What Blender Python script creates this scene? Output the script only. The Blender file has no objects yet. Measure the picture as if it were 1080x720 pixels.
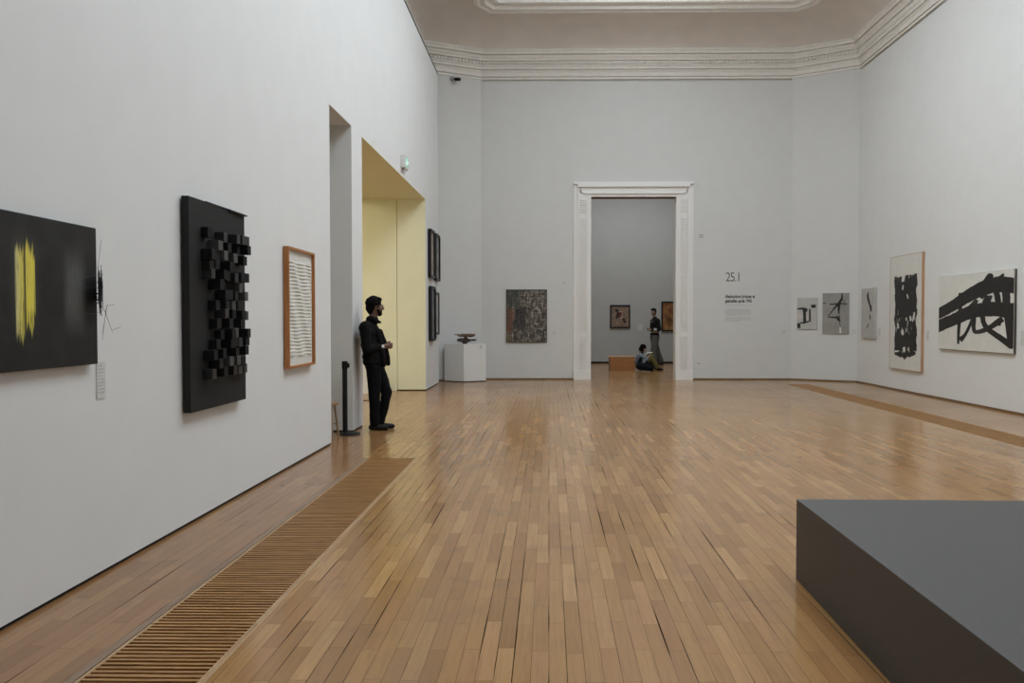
import bpy, bmesh, math, random
from mathutils import Vector, Matrix, Euler
R=math.radians
C=bpy.context.scene.collection
random.seed(7)

# ------------------------------------------------------------ helpers
def link(name,me,mat=None,parent=None,kind=None):
    o=bpy.data.objects.new(name,me); C.objects.link(o)
    if mat is not None:
        for m in (mat if isinstance(mat,(list,tuple)) else [mat]): me.materials.append(m)
    if parent is not None: o.parent=parent
    if kind: o['kind']=kind
    return o
class MB:
    def __init__(s): s.bm=bmesh.new(); s.mi=0
    def _set(s,geom):
        for f in geom:
            if isinstance(f,bmesh.types.BMFace): f.material_index=s.mi
    def box(s,a,b,bev=0):
        x0,y0,z0=[min(a[i],b[i]) for i in range(3)]; x1,y1,z1=[max(a[i],b[i]) for i in range(3)]
        r=bmesh.ops.create_cube(s.bm,size=1)
        vs=r['verts']
        for v in vs:
            v.co=Vector(((x0+x1)/2+v.co.x*(x1-x0),(y0+y1)/2+v.co.y*(y1-y0),(z0+z1)/2+v.co.z*(z1-z0)))
        fs={f for v in vs for f in v.link_faces}; s._set(fs)
        if bev>0:
            es={e for v in vs for e in v.link_edges}
            bmesh.ops.bevel(s.bm,geom=list(es),offset=bev,segments=2,affect='EDGES',profile=.5)
        return s
    def prism(s,pts,z0,z1):
        n=len(pts)
        a=[s.bm.verts.new((p[0],p[1],z0)) for p in pts]; b=[s.bm.verts.new((p[0],p[1],z1)) for p in pts]
        fs=[s.bm.faces.new(a[::-1]),s.bm.faces.new(b)]
        for i in range(n):
            j=(i+1)%n; fs.append(s.bm.faces.new((a[i],a[j],b[j],b[i])))
        s._set(fs); return s
    def prism_xz(s,pts,y0,y1):       # outline in x,z extruded along y
        n=len(pts)
        a=[s.bm.verts.new((p[0],y0,p[1])) for p in pts]; b=[s.bm.verts.new((p[0],y1,p[1])) for p in pts]
        fs=[s.bm.faces.new(a),s.bm.faces.new(b[::-1])]
        for i in range(n):
            j=(i+1)%n; fs.append(s.bm.faces.new((a[j],a[i],b[i],b[j])))
        s._set(fs); return s
    def quad(s,*p):
        f=s.bm.faces.new([s.bm.verts.new(q) for q in p]); s._set([f]); return s
    def cone(s,p,q,r0,r1,n=16):
        p=Vector(p);q=Vector(q);d=q-p;L=d.length
        m=Matrix.Translation((p+q)/2)@d.to_track_quat('Z','Y').to_matrix().to_4x4()
        r=bmesh.ops.create_cone(s.bm,cap_ends=True,segments=n,radius1=r0,radius2=r1,depth=L,matrix=m)
        s._set({f for v in r['verts'] for f in v.link_faces}); return s
    def ell(s,c,r,rot=None,sub=2):
        m=Matrix.Translation(c)@(rot.to_matrix().to_4x4() if rot else Matrix.Identity(4))@Matrix.Diagonal((r[0],r[1],r[2],1))
        q=bmesh.ops.create_icosphere(s.bm,subdivisions=sub,radius=1,matrix=m)
        s._set({f for v in q['verts'] for f in v.link_faces}); return s
    def cap(s,p,r0,q,r1,sub=2):       # tapered capsule
        b=bmesh.new()
        bmesh.ops.create_icosphere(b,subdivisions=sub,radius=r0,matrix=Matrix.Translation(p))
        bmesh.ops.create_icosphere(b,subdivisions=sub,radius=r1,matrix=Matrix.Translation(q))
        h=bmesh.ops.convex_hull(b,input=b.verts[:])
        kill=[g for g in h['geom_interior'] if isinstance(g,bmesh.types.BMVert)]
        bmesh.ops.delete(b,geom=kill,context='VERTS')
        me=bpy.data.meshes.new('t'); b.to_mesh(me); b.free(); s.bm.from_mesh(me); bpy.data.meshes.remove(me); return s
    def chain(s,pts,sub=2):
        for (p,r),(q,t) in zip(pts[:-1],pts[1:]): s.cap(p,r,q,t,sub)
        return s
    def ring(s,rings,cap=True,close=True):
        vs=[[s.bm.verts.new(p) for p in r] for r in rings]
        fs=[]
        for a,b in zip(vs[:-1],vs[1:]):
            n=len(a)
            for i in range(n if close else n-1):
                j=(i+1)%n; fs.append(s.bm.faces.new((a[i],a[j],b[j],b[i])))
        if cap: fs.append(s.bm.faces.new(vs[0][::-1])); fs.append(s.bm.faces.new(vs[-1]))
        s._set(fs); return s
    def mesh(s,name='m',smooth=False,normals=True):
        if normals: bmesh.ops.recalc_face_normals(s.bm,faces=s.bm.faces[:])
        me=bpy.data.meshes.new(name); s.bm.to_mesh(me); s.bm.free()
        if smooth:
            for p in me.polygons: p.use_smooth=True
        return me
    def build(s,name,mat,parent=None,kind=None,smooth=False):
        return link(name,s.mesh(name,smooth),mat,parent,kind)
    def remesh(s,name,mat,parent,voxel,iters=3,disp=0):
        me=s.mesh(name); o=bpy.data.objects.new(name,me); C.objects.link(o)
        m=o.modifiers.new('r','REMESH'); m.mode='VOXEL'; m.voxel_size=voxel
        if iters:
            k=o.modifiers.new('s','SMOOTH'); k.iterations=iters; k.factor=.5
        if disp:
            t=bpy.data.textures.new('folds','CLOUDS'); t.noise_scale=.09
            d=o.modifiers.new('d','DISPLACE'); d.texture=t; d.strength=disp; d.mid_level=.5; d.texture_coords='LOCAL'
        dg=bpy.context.evaluated_depsgraph_get()
        nm=bpy.data.meshes.new_from_object(o.evaluated_get(dg)); bpy.data.objects.remove(o)
        for p in nm.polygons: p.use_smooth=True
        return link(name,nm,mat,parent)
def tag(o,label,cat,group=None,kind=None):
    o['label']=label; o['category']=cat
    if group: o['group']=group
    if kind: o['kind']=kind
    return o
def thing(name,label,cat,loc=(0,0,0),rz=0,group=None):
    o=bpy.data.objects.new(name,None); C.objects.link(o); o.location=loc; o.rotation_euler=(0,0,rz); o.empty_display_size=.1
    return tag(o,label,cat,group)
def copy_tree(o,parent=None):
    c=o.copy(); C.objects.link(c); c.parent=parent
    for ch in list(o.children): copy_tree(ch,c)
    return c

# ------------------------------------------------------------ materials
class G:
    """tiny node graph builder"""
    def __init__(s,name):
        s.m=bpy.data.materials.new(name); s.m.use_nodes=True; s.t=s.m.node_tree; s.b=s.t.nodes['Principled BSDF']
    def n(s,t,**k):
        x=s.t.nodes.new(t)
        for a,v in k.items(): setattr(x,a,v)
        return x
    def put(s,sock,v):
        if isinstance(v,bpy.types.NodeSocket): s.t.links.new(v,sock)
        elif v is not None: sock.default_value=v
    def M(s,op,a,b=None,c=None,clamp=False):
        x=s.n('ShaderNodeMath',operation=op,use_clamp=clamp); s.put(x.inputs[0],a)
        if b is not None: s.put(x.inputs[1],b)
        if c is not None: s.put(x.inputs[2],c)
        return x.outputs[0]
    def add(s,a,b): return s.M('ADD',a,b)
    def mul(s,a,b): return s.M('MULTIPLY',a,b)
    def ss(s,v,a,b,lo=0,hi=1):
        x=s.n('ShaderNodeMapRange',interpolation_type='SMOOTHSTEP'); s.put(x.inputs[0],v)
        for i,k in enumerate((a,b,lo,hi)): s.put(x.inputs[i+1],k)
        return x.outputs[0]
    def coord(s,scale=(1,1,1),kind='Object',loc=(0,0,0)):
        t=s.n('ShaderNodeTexCoord'); m=s.n('ShaderNodeMapping'); m.inputs['Scale'].default_value=scale; m.inputs['Location'].default_value=loc
        s.t.links.new(t.outputs[kind],m.inputs[0]); return m.outputs[0]
    def xyz(s,v):
        x=s.n('ShaderNodeSeparateXYZ'); s.put(x.inputs[0],v); return x.outputs
    def vec(s,x,y,z=0):
        c=s.n('ShaderNodeCombineXYZ')
        for i,v in enumerate((x,y,z)): s.put(c.inputs[i],v)
        return c.outputs[0]
    def noise(s,v,scale=5,detail=3,rough=.5,dist=0):
        x=s.n('ShaderNodeTexNoise'); s.put(x.inputs['Vector'],v); x.inputs['Scale'].default_value=scale; x.inputs['Detail'].default_value=detail
        x.inputs['Roughness'].default_value=rough; x.inputs['Distortion'].default_value=dist; return x.outputs[0]
    def white(s,v,dim='3D'):
        x=s.n('ShaderNodeTexWhiteNoise',noise_dimensions=dim); s.put(x.inputs['Vector'],v); return x.outputs
    def mix(s,f,a,b,blend='MIX'):
        x=s.n('ShaderNodeMix',data_type='RGBA',blend_type=blend); s.put(x.inputs[0],f)
        for i,v in ((6,a),(7,b)):
            if isinstance(v,tuple) and len(v)==3: v=v+(1,)
            s.put(x.inputs[i],v)
        return x.outputs[2]
    def ramp(s,f,stops):
        x=s.n('ShaderNodeValToRGB'); s.put(x.inputs[0],f); e=x.color_ramp.elements
        while len(e)<len(stops): e.new(.5)
        for el,(p,c) in zip(e,stops): el.position=p; el.color=c+(1,)
        return x.outputs[0]
    def bump(s,h,strength=.3,dist=.01):
        x=s.n('ShaderNodeBump'); x.inputs['Strength'].default_value=strength; x.inputs['Distance'].default_value=dist
        s.put(x.inputs['Height'],h); s.t.links.new(x.outputs[0],s.b.inputs['Normal'])
    def out(s,col=None,rough=.6,metal=0,spec=.5):
        if isinstance(col,tuple): col=col+(1,)
        s.put(s.b.inputs['Base Color'],col); s.put(s.b.inputs['Roughness'],rough); s.b.inputs['Metallic'].default_value=metal
        s.b.inputs['Specular IOR Level'].default_value=spec
        return s.m
def simple(name,col,rough=.6,metal=0,spec=.5,var=.06,scale=20,bump=0):
    g=G(name); n=g.noise(g.coord(),scale,3)
    f=g.ss(n,.3,.7)
    c=g.mix(f,tuple(x*(1-var) for x in col),tuple(min(1,x*(1+var)) for x in col))
    if bump: g.bump(n,bump,.003)
    return g.out(c,rough,metal,spec)
def woodmat(name,dark,light,axis='y',scale=1,rough=.45):
    g=G(name); s={'x':(1,14,14),'y':(14,1,14),'z':(14,14,1)}[axis]
    v=g.coord(tuple(k*scale for k in s)); n=g.noise(v,3,5,.6,.6)
    return g.out(g.mix(g.ss(n,.3,.7),dark,light),rough)

WALL=simple('painted_wall',(.64,.645,.64),.75,var=.012,scale=3,bump=.03)
WALLB=simple('painted_wall_lining',(.72,.725,.725),.75,var=.012,scale=3,bump=.03)
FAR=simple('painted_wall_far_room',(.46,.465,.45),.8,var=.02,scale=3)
PASS=simple('painted_wall_passage',(.75,.735,.555),.8,var=.012,scale=3)
PLASTER=simple('moulded_plaster',(.76,.735,.69),.85,var=.03,scale=9,bump=.05)
COVE=simple('cove_plaster',(.70,.64,.585),.9,var=.03,scale=2,bump=.1)
JOINT=simple('white_paint_joinery',(.80,.79,.775),.5,var=.01)
BLACKGAP=simple('black_gap',(.012,.011,.010),.9)
SKIRT=woodmat('skirting_wood',(.13,.068,.025),(.21,.115,.045),'x')
SLAT=woodmat('grate_oak',(.26,.12,.038),(.47,.25,.085),'x',1.5,.4)
RIM=woodmat('grate_rim_oak',(.38,.23,.12),(.50,.33,.18),'y',1,.4)
GREYRIM=woodmat('grate_border_grey',(.21,.135,.085),(.31,.21,.14),'y',1,.35)
FRAMEWOOD=woodmat('cherry_frame',(.33,.12,.03),(.46,.19,.055),'z',1,.4)
OAK=woodmat('pale_oak_edge',(.42,.24,.13),(.52,.31,.18),'z')
BENCHW=woodmat('bench_veneer',(.36,.15,.045),(.47,.21,.07),'x',.5,.4)
PINE=woodmat('stool_wood',(.24,.15,.085),(.33,.22,.13),'z',1,.5)
BLACK=simple('black_paint',(.006,.006,.007),.65,spec=.25)
BOARDB=simple('black_board_weave',(.014,.014,.0145),.7,bump=.2,scale=150,var=.2,spec=.3)
METALB=simple('black_metal',(.008,.008,.011),.45,spec=.3)
GREYM=simple('grey_plastic',(.33,.33,.33),.5)
GLASSD=simple('dark_lens',(.005,.005,.005),.08)
CANVAS=simple('off_white_canvas',(.66,.655,.62),.8,var=.03,scale=8)
CANVASG=simple('grey_canvas',(.29,.285,.265),.8,var=.08,scale=8)
CANVASL=simple('light_grey_canvas',(.47,.465,.445),.8,var=.05,scale=8)
INK=simple('black_brushed_paint',(.012,.011,.011),.6,var=.3)
PEDW=simple('pedestal_paint',(.76,.755,.74),.6,var=.01)
TEXTM=simple('wall_lettering',(.03,.03,.03),.7)
TEXTG=simple('grey_lettering',(.40,.40,.40),.8)
LABELM=simple('label_card',(.62,.62,.61),.5)
PLATE=simple('switch_plate',(.66,.655,.64),.4)
BRONZE=simple('dark_bronze',(.045,.03,.022),.45,var=.4,bump=.4,scale=25)
RUST=simple('brown_stone',(.14,.085,.055),.6,var=.35,bump=.4,scale=18)

# floor boards
def floor_mat():
    g=G('parquet_strip_boards'); P=g.xyz(g.coord()); w=.0735; L=.615
    a=g.M('DIVIDE',P[0],w); i=g.M('FLOOR',a); fx=g.M('SUBTRACT',a,i)
    half=g.mul(g.M('MODULO',g.add(i,1000),2),.5)
    wi=g.white(g.vec(i,3.7,0))[0]
    b=g.add(g.add(g.M('DIVIDE',P[1],L),half),g.mul(wi,.10)); j=g.M('FLOOR',b); fy=g.M('SUBTRACT',b,j)
    rnd=g.white(g.vec(i,j,0)); r1=rnd[0]; r2=g.white(g.vec(i,j,5.3))[0]
    grain=g.noise(g.vec(g.mul(P[0],60),g.mul(P[1],3),g.mul(r1,40)),1,4,.6,.4)
    base=g.ramp(r1,[(0,(.315,.158,.055)),(.3,(.372,.198,.072)),(.75,(.415,.226,.085)),(1,(.49,.280,.113))])
    pink=g.mix(g.mul(g.ss(r2,.6,1),.4),base,(.42,.205,.095))
    col=g.mix(g.mul(g.ss(grain,.35,.75),.35),pink,(.22,.115,.055))
    big=g.noise(g.coord(),.55,4,.6,.5)
    col=g.mix(g.mul(g.ss(big,.45,.75),.35),col,(.24,.15,.075))
    smu=g.noise(g.coord(),3.2,3,.5)
    col=g.mix(g.mul(g.ss(smu,.56,.75),.30),col,(.20,.125,.08))
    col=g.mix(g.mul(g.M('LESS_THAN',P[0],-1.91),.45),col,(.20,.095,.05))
    # joints
    ex=g.mul(g.M('MINIMUM',fx,g.M('SUBTRACT',1,fx)),w)
    edge=g.M('ROUND',a); ew=g.white(g.vec(edge,9.1,0))[0]
    gapn=g.noise(g.vec(g.mul(edge,7.3),g.mul(P[1],.8),0),1.6,2)
    gw=g.add(.0006,g.mul(g.mul(g.ss(gapn,.42,.68),g.ss(ew,.2,.8)),.0028))
    gm=g.M('LESS_THAN',ex,gw)
    ey=g.mul(g.M('MINIMUM',fy,g.M('SUBTRACT',1,fy)),L)
    gm2=g.mul(g.M('LESS_THAN',ey,.0009),.75)
    gap=g.M('MAXIMUM',gm,gm2)
    col=g.mix(gap,col,(.012,.007,.004))
    rough=g.add(.16,g.add(g.mul(g.ss(big,.3,.7),.05),g.mul(r2,.02)))
    g.bump(g.mul(g.noise(g.vec(g.mul(P[0],13),g.mul(P[1],1.6),g.mul(r1,3)),1,1,.4),1),.12,.0012)
    m=g.out(col,rough,0,.58); g.put(g.b.inputs['Specular IOR Level'],g.M('SUBTRACT',.58,g.mul(gap,.58))); return m
FLOOR=floor_mat()

# ------------------------------------------------------------ room shell
H=1.42
XL=-3.08; XP=-2.5; XR=7.1; YB=18.95; YC=18.2; Y0=-5.0
ZT=7.12
TX0,TX1,TYE=-1.87,-1.365,8.07      # left grate
UX0,UX1,UYE=5.30,5.82,17.60        # right grate
m=MB(); 
ys=[-5.4,-.07,3.54,TYE,UYE,27.0]; xs=[-9.5,TX0,TX1,UX0,UX1,9.0]
for i in range(5):
    for j in range(5):
        if (i==1 and 1<=j<=2) or (i==3 and 2<=j<=3): continue
        m.quad((xs[i],ys[j],0),(xs[i+1],ys[j],0),(xs[i+1],ys[j+1],0),(xs[i],ys[j+1],0))
bmesh.ops.remove_doubles(m.bm,verts=m.bm.verts[:],dist=1e-5)
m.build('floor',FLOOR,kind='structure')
def trough(n,x0,x1,y0,y1):
    m=MB(); d=-.12
    m.quad((x0,y0,d),(x1,y0,d),(x1,y1,d),(x0,y1,d)); m.quad((x0,y0,0),(x0,y1,0),(x0,y1,d),(x0,y0,d)); m.quad((x1,y0,0),(x1,y1,0),(x1,y1,d),(x1,y0,d))
    m.quad((x0,y0,0),(x1,y0,0),(x1,y0,d),(x0,y0,d)); m.quad((x0,y1,0),(x1,y1,0),(x1,y1,d),(x0,y1,d))
    m.build('trim_%d'%n,BLACKGAP,kind='structure')  # inside coloured black, standing in for shade under the slats
trough(1,TX0,TX1,-.07,TYE); trough(2,UX0,UX1,3.54,UYE)
def slab(name,mat,boxes):
    m=MB()
    for a,b in boxes: m.box(a,b)
    return m.build(name,mat,kind='structure')
# border boards beside the left grate (flush battens let into the floor)
slab('trim_3',GREYRIM,[((TX0-.036,-.07,-.02),(TX0,TYE,.0015))])
slab('trim_4',RIM,[((TX1,-.07,-.02),(TX1+.016,TYE,.0015))])
# left wall lining with its two tall openings (free of the ceiling)
O1a,O1b,O2a,O2b,OZ=8.98,9.98,10.53,15.93,3.88
zb=.022
YE=17.78
slab('wall_left',WALLB,[((XL+.004,Y0,zb),(XP,O1a,6.93)),((XL+.004,O1b,zb),(XP,O2a,OZ)),((XL+.004,O2b,zb),(XP,YE,6.93)),((XL+.004,O1a,OZ),(XP,O2b,6.93))])
# black strip painting in the shadow gap at the foot; cap line on top
slab('shadow_gap_left',BLACKGAP,[((XL+.02,Y0,0),(XP-.012,O1a-.01,zb)),((XL+.02,O1b+.01,0),(XP-.012,O2a-.01,zb)),((XL+.02,O2b+.01,0),(XP-.012,YE-.01,zb))])
slab('trim_6',BLACKGAP,[((XL+.004,Y0,6.93),(XP+.004,YE,6.965))])
# old masonry wall behind the lining, seen inside the openings
slab('wall_left_inner',PASS,[((-4.0,Y0,0),(XL-.006,O1a,8.4)),((-8.9,O1b,0),(XL-.006,O2a,4.6)),((-4.0,O2b,0),(XL-.006,YC+.3,8.4)),((-4.0,O1a,OZ),(XL-.006,O1b,8.4)),((-4.0,O2a,OZ),(XL-.006,O2b,8.4)),((-4.0,O1b,4.6),(XL-.006,O2a,8.4))])  # pier carried across the unseen side room to block its warm light
slab('trim_7',PASS,[((XL+.004,O2b-.008,zb),(XP,O2b,OZ)),((XL+.004,O2a,OZ-.008),(XP,O2b,OZ))])
# room beyond the left openings
slab('wall_side_room',PASS,[((-9.0,6.0,0),(-8.9,18.2,4.6)),((-9.0,5.9,0),(-4,6.0,4.6)),((-9.0,18.2,0),(-4,18.3,4.6))])
slab('ceiling_side_room',PASS,[((-9.0,5.9,4.6),(-4.0,18.3,4.7))])
# back wall panel, doorway cut out
DX0,DX1,DZ,DY1=1.005,3.035,4.378,19.25
BX0,BX1=-1.62,5.80
slab('wall_back',WALL,[((BX0,YB,0),(DX0,DY1,ZT)),((DX1,YB,0),(BX1,DY1,ZT)),((DX0,YB,DZ),(DX1,DY1,ZT))])
def wallprism(name,pts,z0,z1,mat):
    MB().prism(pts,z0,z1).build(name,mat,kind='structure')
S=.045 # the flat panels stand proud of the corner walls
wallprism('wall_corner_right',[(BX1-.02,YB+.01),(XR+.02,YC+.0),(XR+.3,YC+.5),(BX1,YB+.45)],0,7.6,WALL)
wallprism('wall_corner_left',[(XL-.02,YC+.07),(BX0+.01,YB+.01),(BX0,YB+.45),(XL-.3,YC+.6)],0,7.6,WALL)
slab('wall_right',WALLB,[((XR,Y0,0),(XR+.3,YC,ZT))])
slab('wall_front',WALL,[((XL-.9,Y0-.3,0),(XR+.3,Y0,8.4))])
# skirting
slab('baseboard_back',SKIRT,[((BX0,YB-.016,0),(.59,YB,.034)),((3.45,YB-.016,0),(BX1,YB,.034))])
slab('baseboard_right',SKIRT,[((XR-.016,Y0,0),(XR,YC,.034))])
def skirt_diag(name,a,b):
    a=Vector(a);b=Vector(b);d=(b-a).normalized();n=Vector((d.y,-d.x))*.016
    MB().prism([a,b,b+n,a+n],0,.034).build(name,SKIRT,kind='structure')
skirt_diag('baseboard_corner_right',(BX1-.02,YB+.01),(XR+.02,YC))
skirt_diag('baseboard_corner_left',(XL,YC+.079),(BX0+.01,YB+.01))

# cornice, cove and ceiling: profile swept round the room's octagon
OCT=[(XL,YC+.07),(BX0,YB),(BX1,YB),(XR,YC),(XR,-4.25),(BX1,Y0),(BX0,Y0),(XL,-4.25)]
def inset(poly,d):
    n=len(poly); out=[]
    for i in range(n):
        p0=Vector(poly[i-1]);p1=Vector(poly[i]);p2=Vector(poly[(i+1)%n])
        a=(p1-p0).normalized();b=(p2-p1).normalized()
        na=Vector((a.y,-a.x));nb=Vector((b.y,-b.x))
        k=(na+nb)/(1+na.dot(nb)); out.append(p1+k*d)
    return out
def sweep(name,prof,mat,kind='structure'):
    m=MB(); rings=[[ (p.x,p.y,z) for p in inset(OCT,d)] for d,z in prof]
    m.ring(rings,cap=False); return m.build(name,mat,kind=kind)
z=ZT
sweep('trim_8',[(-.09,z),(-.05,z+.02),(-.05,z+.05),(.015,z+.05),(.015,z+.095),(-.01,z+.10),(-.01,z+.112),(.03,z+.115),(.03,z+.15),(.035,z+.20),(.065,z+.235),(.065,z+.25),(.03,z+.255),(.03,z+.272),(.07,z+.275),(.075,z+.33),(.10,z+.35),
  (.10,z+.375),(.075,z+.38),(.075,z+.46),(.12,z+.465),(.13,z+.50),(.17,z+.55),(.17,z+.57),(.14,z+.575),(.14,z+.59),(.195,z+.60),(.205,z+.65),(.235,z+.68),(.235,z+.705),(.19,z+.72)],PLASTER)
# small bead row of the cornice
def beads():
    m=MB(); P=inset(OCT,.075)
    for k in (0,1,2):
        a,b=P[k],P[k+1]; L=(b-a).length; n=int(L/.085); d=(b-a).normalized(); nn=Vector((d.y,-d.x))
        for q in range(n):
            c=a+d*(q+.5)*L/n; h=d*.026; e=nn*.022
            m.prism([c-h,c+h,c+h+e*1.6,c-h+e*1.6],z+.388,z+.452)
    m.build('trim_9',PLASTER,kind='structure')
beads()
def loft(name,rings,mat,smooth=False):
    m=MB(); m.ring(rings,cap=False); return m.build(name,mat,kind='structure',smooth=smooth)
COF=[(-1.60,17.03),(-1.34,17.50),(5.43,17.50),(5.76,17.06),(5.76,-3.0),(5.43,-3.5),(-1.34,-3.5),(-1.60,-3.0)]
A_=inset(OCT,.19); zc0=z+.72; zc1=8.215
rings=[]
for k in range(15):
    t=k/14; f=t**1.35; h=math.sin(t*math.pi/2)**.9
    rings.append([(a.x+(b[0]-a.x)*f,a.y+(b[1]-a.y)*f,zc0+(zc1-zc0)*h) for a,b in zip(A_,COF)])
loft('ceiling_cove',rings,COVE,True)
def cof(prof): 
    out=[]
    for d,zz in prof:
        q=[]; n=8
        for i in range(n):
            p0=Vector(COF[i-1]);p1=Vector(COF[i]);p2=Vector(COF[(i+1)%n]); a=(p1-p0).normalized();b=(p2-p1).normalized()
            na=Vector((a.y,-a.x));nb=Vector((b.y,-b.x)); k=(na+nb)/(1+na.dot(nb)); p=p1+k*d; q.append((p.x,p.y,zc1+zz))
        out.append(q)
    return out
loft('trim_10',cof([(-.02,.03),(-.01,-.03),(.03,-.055),(.08,-.065),(.12,-.05),(.14,-.02),(.17,-.02),(.18,-.045),(.24,-.05),(.27,-.02),(.30,.01),(.40,.02),(.42,-.005),(.48,.01),(.50,.30)]),PLASTER)
LX0,LX1,LY0,LY1=.3,3.8,1.5,15.3; top=zc1+.30
m=MB()
m.box((XL,LY1,top),(XR,YB,top+.1)); m.box((XL,Y0,top),(XR,LY0,top+.1)); m.box((XL,LY0,top),(LX0,LY1,top+.1)); m.box((LX1,LY0,top),(XR,LY1,top+.1))
m.build('ceiling',PLASTER,kind='structure')
# laylight: unseen glowing box, lit sides hung low to brighten the cove, framed white
g=G('laylight_glow'); em=g.n('ShaderNodeEmission'); em.inputs[0].default_value=(.868,.948,1,1); em.inputs[1].default_value=4.72
g.t.links.new(em.outputs[0],g.t.nodes['Material Output'].inputs[0]); GLOWM=g.m
slab('laylight_box_1',GLOWM,[((LX0,LY0,zc1-.30),(LX1,LY1,zc1+.30))])
m=MB(); zb_=zc1-.30
for k in range(5):
    x=LX0+(LX1-LX0)*k/4; m.box((x-.02,LY0-.02,zb_-.02),(x+.02,LY1+.02,zb_))
for k in range(13):
    y=LY0+(LY1-LY0)*k/12; m.box((LX0-.02,y-.02,zb_-.019),(LX1+.02,y+.02,zb_+.001))
m.build('trim_11',JOINT,kind='structure')

# doorway surround in the back wall
def doorway():
    root=bpy.data.objects.new('door_1',None); C.objects.link(root); root['kind']='structure'; root.location=(0,0,0)
    ox0,ox1,oz=.685,3.356,4.675; bx0,bx1=.59,3.45
    def jamb(side):
        m=MB()
        xi,xo,xb=(DX0,ox0,bx0) if side<0 else (DX1,ox1,bx1)
        d=1 if side<0 else -1
        m.box((xb,YB-.03,0),(xo,YB,oz+.05))                       # outer flat band
        m.box((xo,YB-.07,0.22),(xo+d*.045,YB,oz))                 # raised fillet
        m.box((xo+d*.045,YB-.045,.22),(xi-d*.10,YB,DZ+.08))       # ribbed bed
        m.box((xi-d*.10,YB-.06,.22),(xi-d*.06,YB,DZ+.04)); m.box((xi-d*.06,YB-.05,.22),(xi,YB,DZ))
        m.box((xb-d*.0,YB-.085,0),(xi,YB,.22))                    # plinth block
        z=.27; xa,xc=sorted((xo+d*.06,xi-d*.115))
        while z<DZ-.05:
            s=z-.27
            if not (.80<s<.87 or 2.2<s<2.27 or 3.62<s<3.70):
                m.box((xa,YB-.066,z),(xc,YB-.04,z+.034),0)
            z+=.0575
        m.build('jamb',JOINT,root)
    jamb(-1); jamb(1)
    m=MB()
    # head mouldings, mitred profile along x
    def bar(z0,z1,y,xa,xb,t=0): m.box((xa,YB-y,z0),(xb,YB,z1))
    bar(oz,oz+.055,.085,bx0,bx1)
    bar(oz-.07,oz,.11,ox0,ox1); bar(oz-.13,oz-.07,.05,ox0+.05,ox1-.05)
    bar(oz-.20,oz-.13,.06,ox0+.09,ox1-.09); bar(oz-.235,oz-.20,.085,ox0+.13,ox1-.13); bar(DZ,oz-.235,.05,ox0+.2,ox1-.2)
    m.build('door_head',JOINT,root)
    m=MB(); m.box((DX0,YB,DZ-.004),(DX1,DY1,DZ+.0)); m.build('soffit',simple('soffit_brown',(.16,.11,.07),.6),root)  # soffit in one dark brown, unlike the white reveals
    m=MB(); m.box((DX1-.004,YB,0),(DX1+.0,DY1,DZ)); m.box((DX0-.0,YB,0),(DX0+.004,DY1,DZ)); m.build('reveal',JOINT,root)
doorway()

# far room behind the doorway
FY=26.2
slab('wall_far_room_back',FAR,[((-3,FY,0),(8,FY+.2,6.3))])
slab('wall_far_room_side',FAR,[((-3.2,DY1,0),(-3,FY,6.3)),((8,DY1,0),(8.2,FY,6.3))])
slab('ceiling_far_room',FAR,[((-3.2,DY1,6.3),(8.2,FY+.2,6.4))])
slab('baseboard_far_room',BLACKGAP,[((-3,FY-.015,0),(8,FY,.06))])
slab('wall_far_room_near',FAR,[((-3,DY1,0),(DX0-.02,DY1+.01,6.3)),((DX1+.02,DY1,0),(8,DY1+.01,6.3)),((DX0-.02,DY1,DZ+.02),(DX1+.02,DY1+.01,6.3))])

# ------------------------------------------------------------ floor grates
def make_panel(x0,x1,Lp=.74,n=20):
    root=thing('floor_grate','','floor grate')
    MB().box((x0+.003,.003,-.03),(x0+.018,Lp-.003,0)).build('rail',RIM,root); MB().box((x1-.018,.003,-.03),(x1-.003,Lp-.003,0)).build('rail',RIM,root)
    m=MB(); p=Lp/n
    for k in range(n):
        w=.0205*(.86 if k%5 else 1.12)
        m.box((x0+.018,k*p+p/2-w/2,-.028),(x1-.018,k*p+p/2+w/2,-.001),.0)
    m.build('slats',SLAT,root)
    return root
ORD=['first','second','third','fourth','fifth','sixth','seventh','eighth','ninth','tenth','eleventh','twelfth','thirteenth','fourteenth','fifteenth','sixteenth','seventeenth','eighteenth','nineteenth']
def run_panels(x0,x1,yend,n,side,grp):
    proto=None
    for k in range(n):
        o=make_panel(x0,x1) if k==0 else copy_tree(proto)
        if k==0: proto=o
        o.location=(0,yend-.74*(k+1),0)
        if k==0: lab='slatted oak grate panel at the far end of the %s floor vent'%side
        else: lab='slatted oak grate panel in the %s floor vent, %s from its far end'%(side,ORD[k])
        tag(o,lab,'floor grate',grp)
run_panels(TX0,TX1,TYE,11,'left','slatted panels of the left floor vent')
run_panels(UX0,UX1,UYE,19,'right','slatted panels of the right floor vent')

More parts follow.
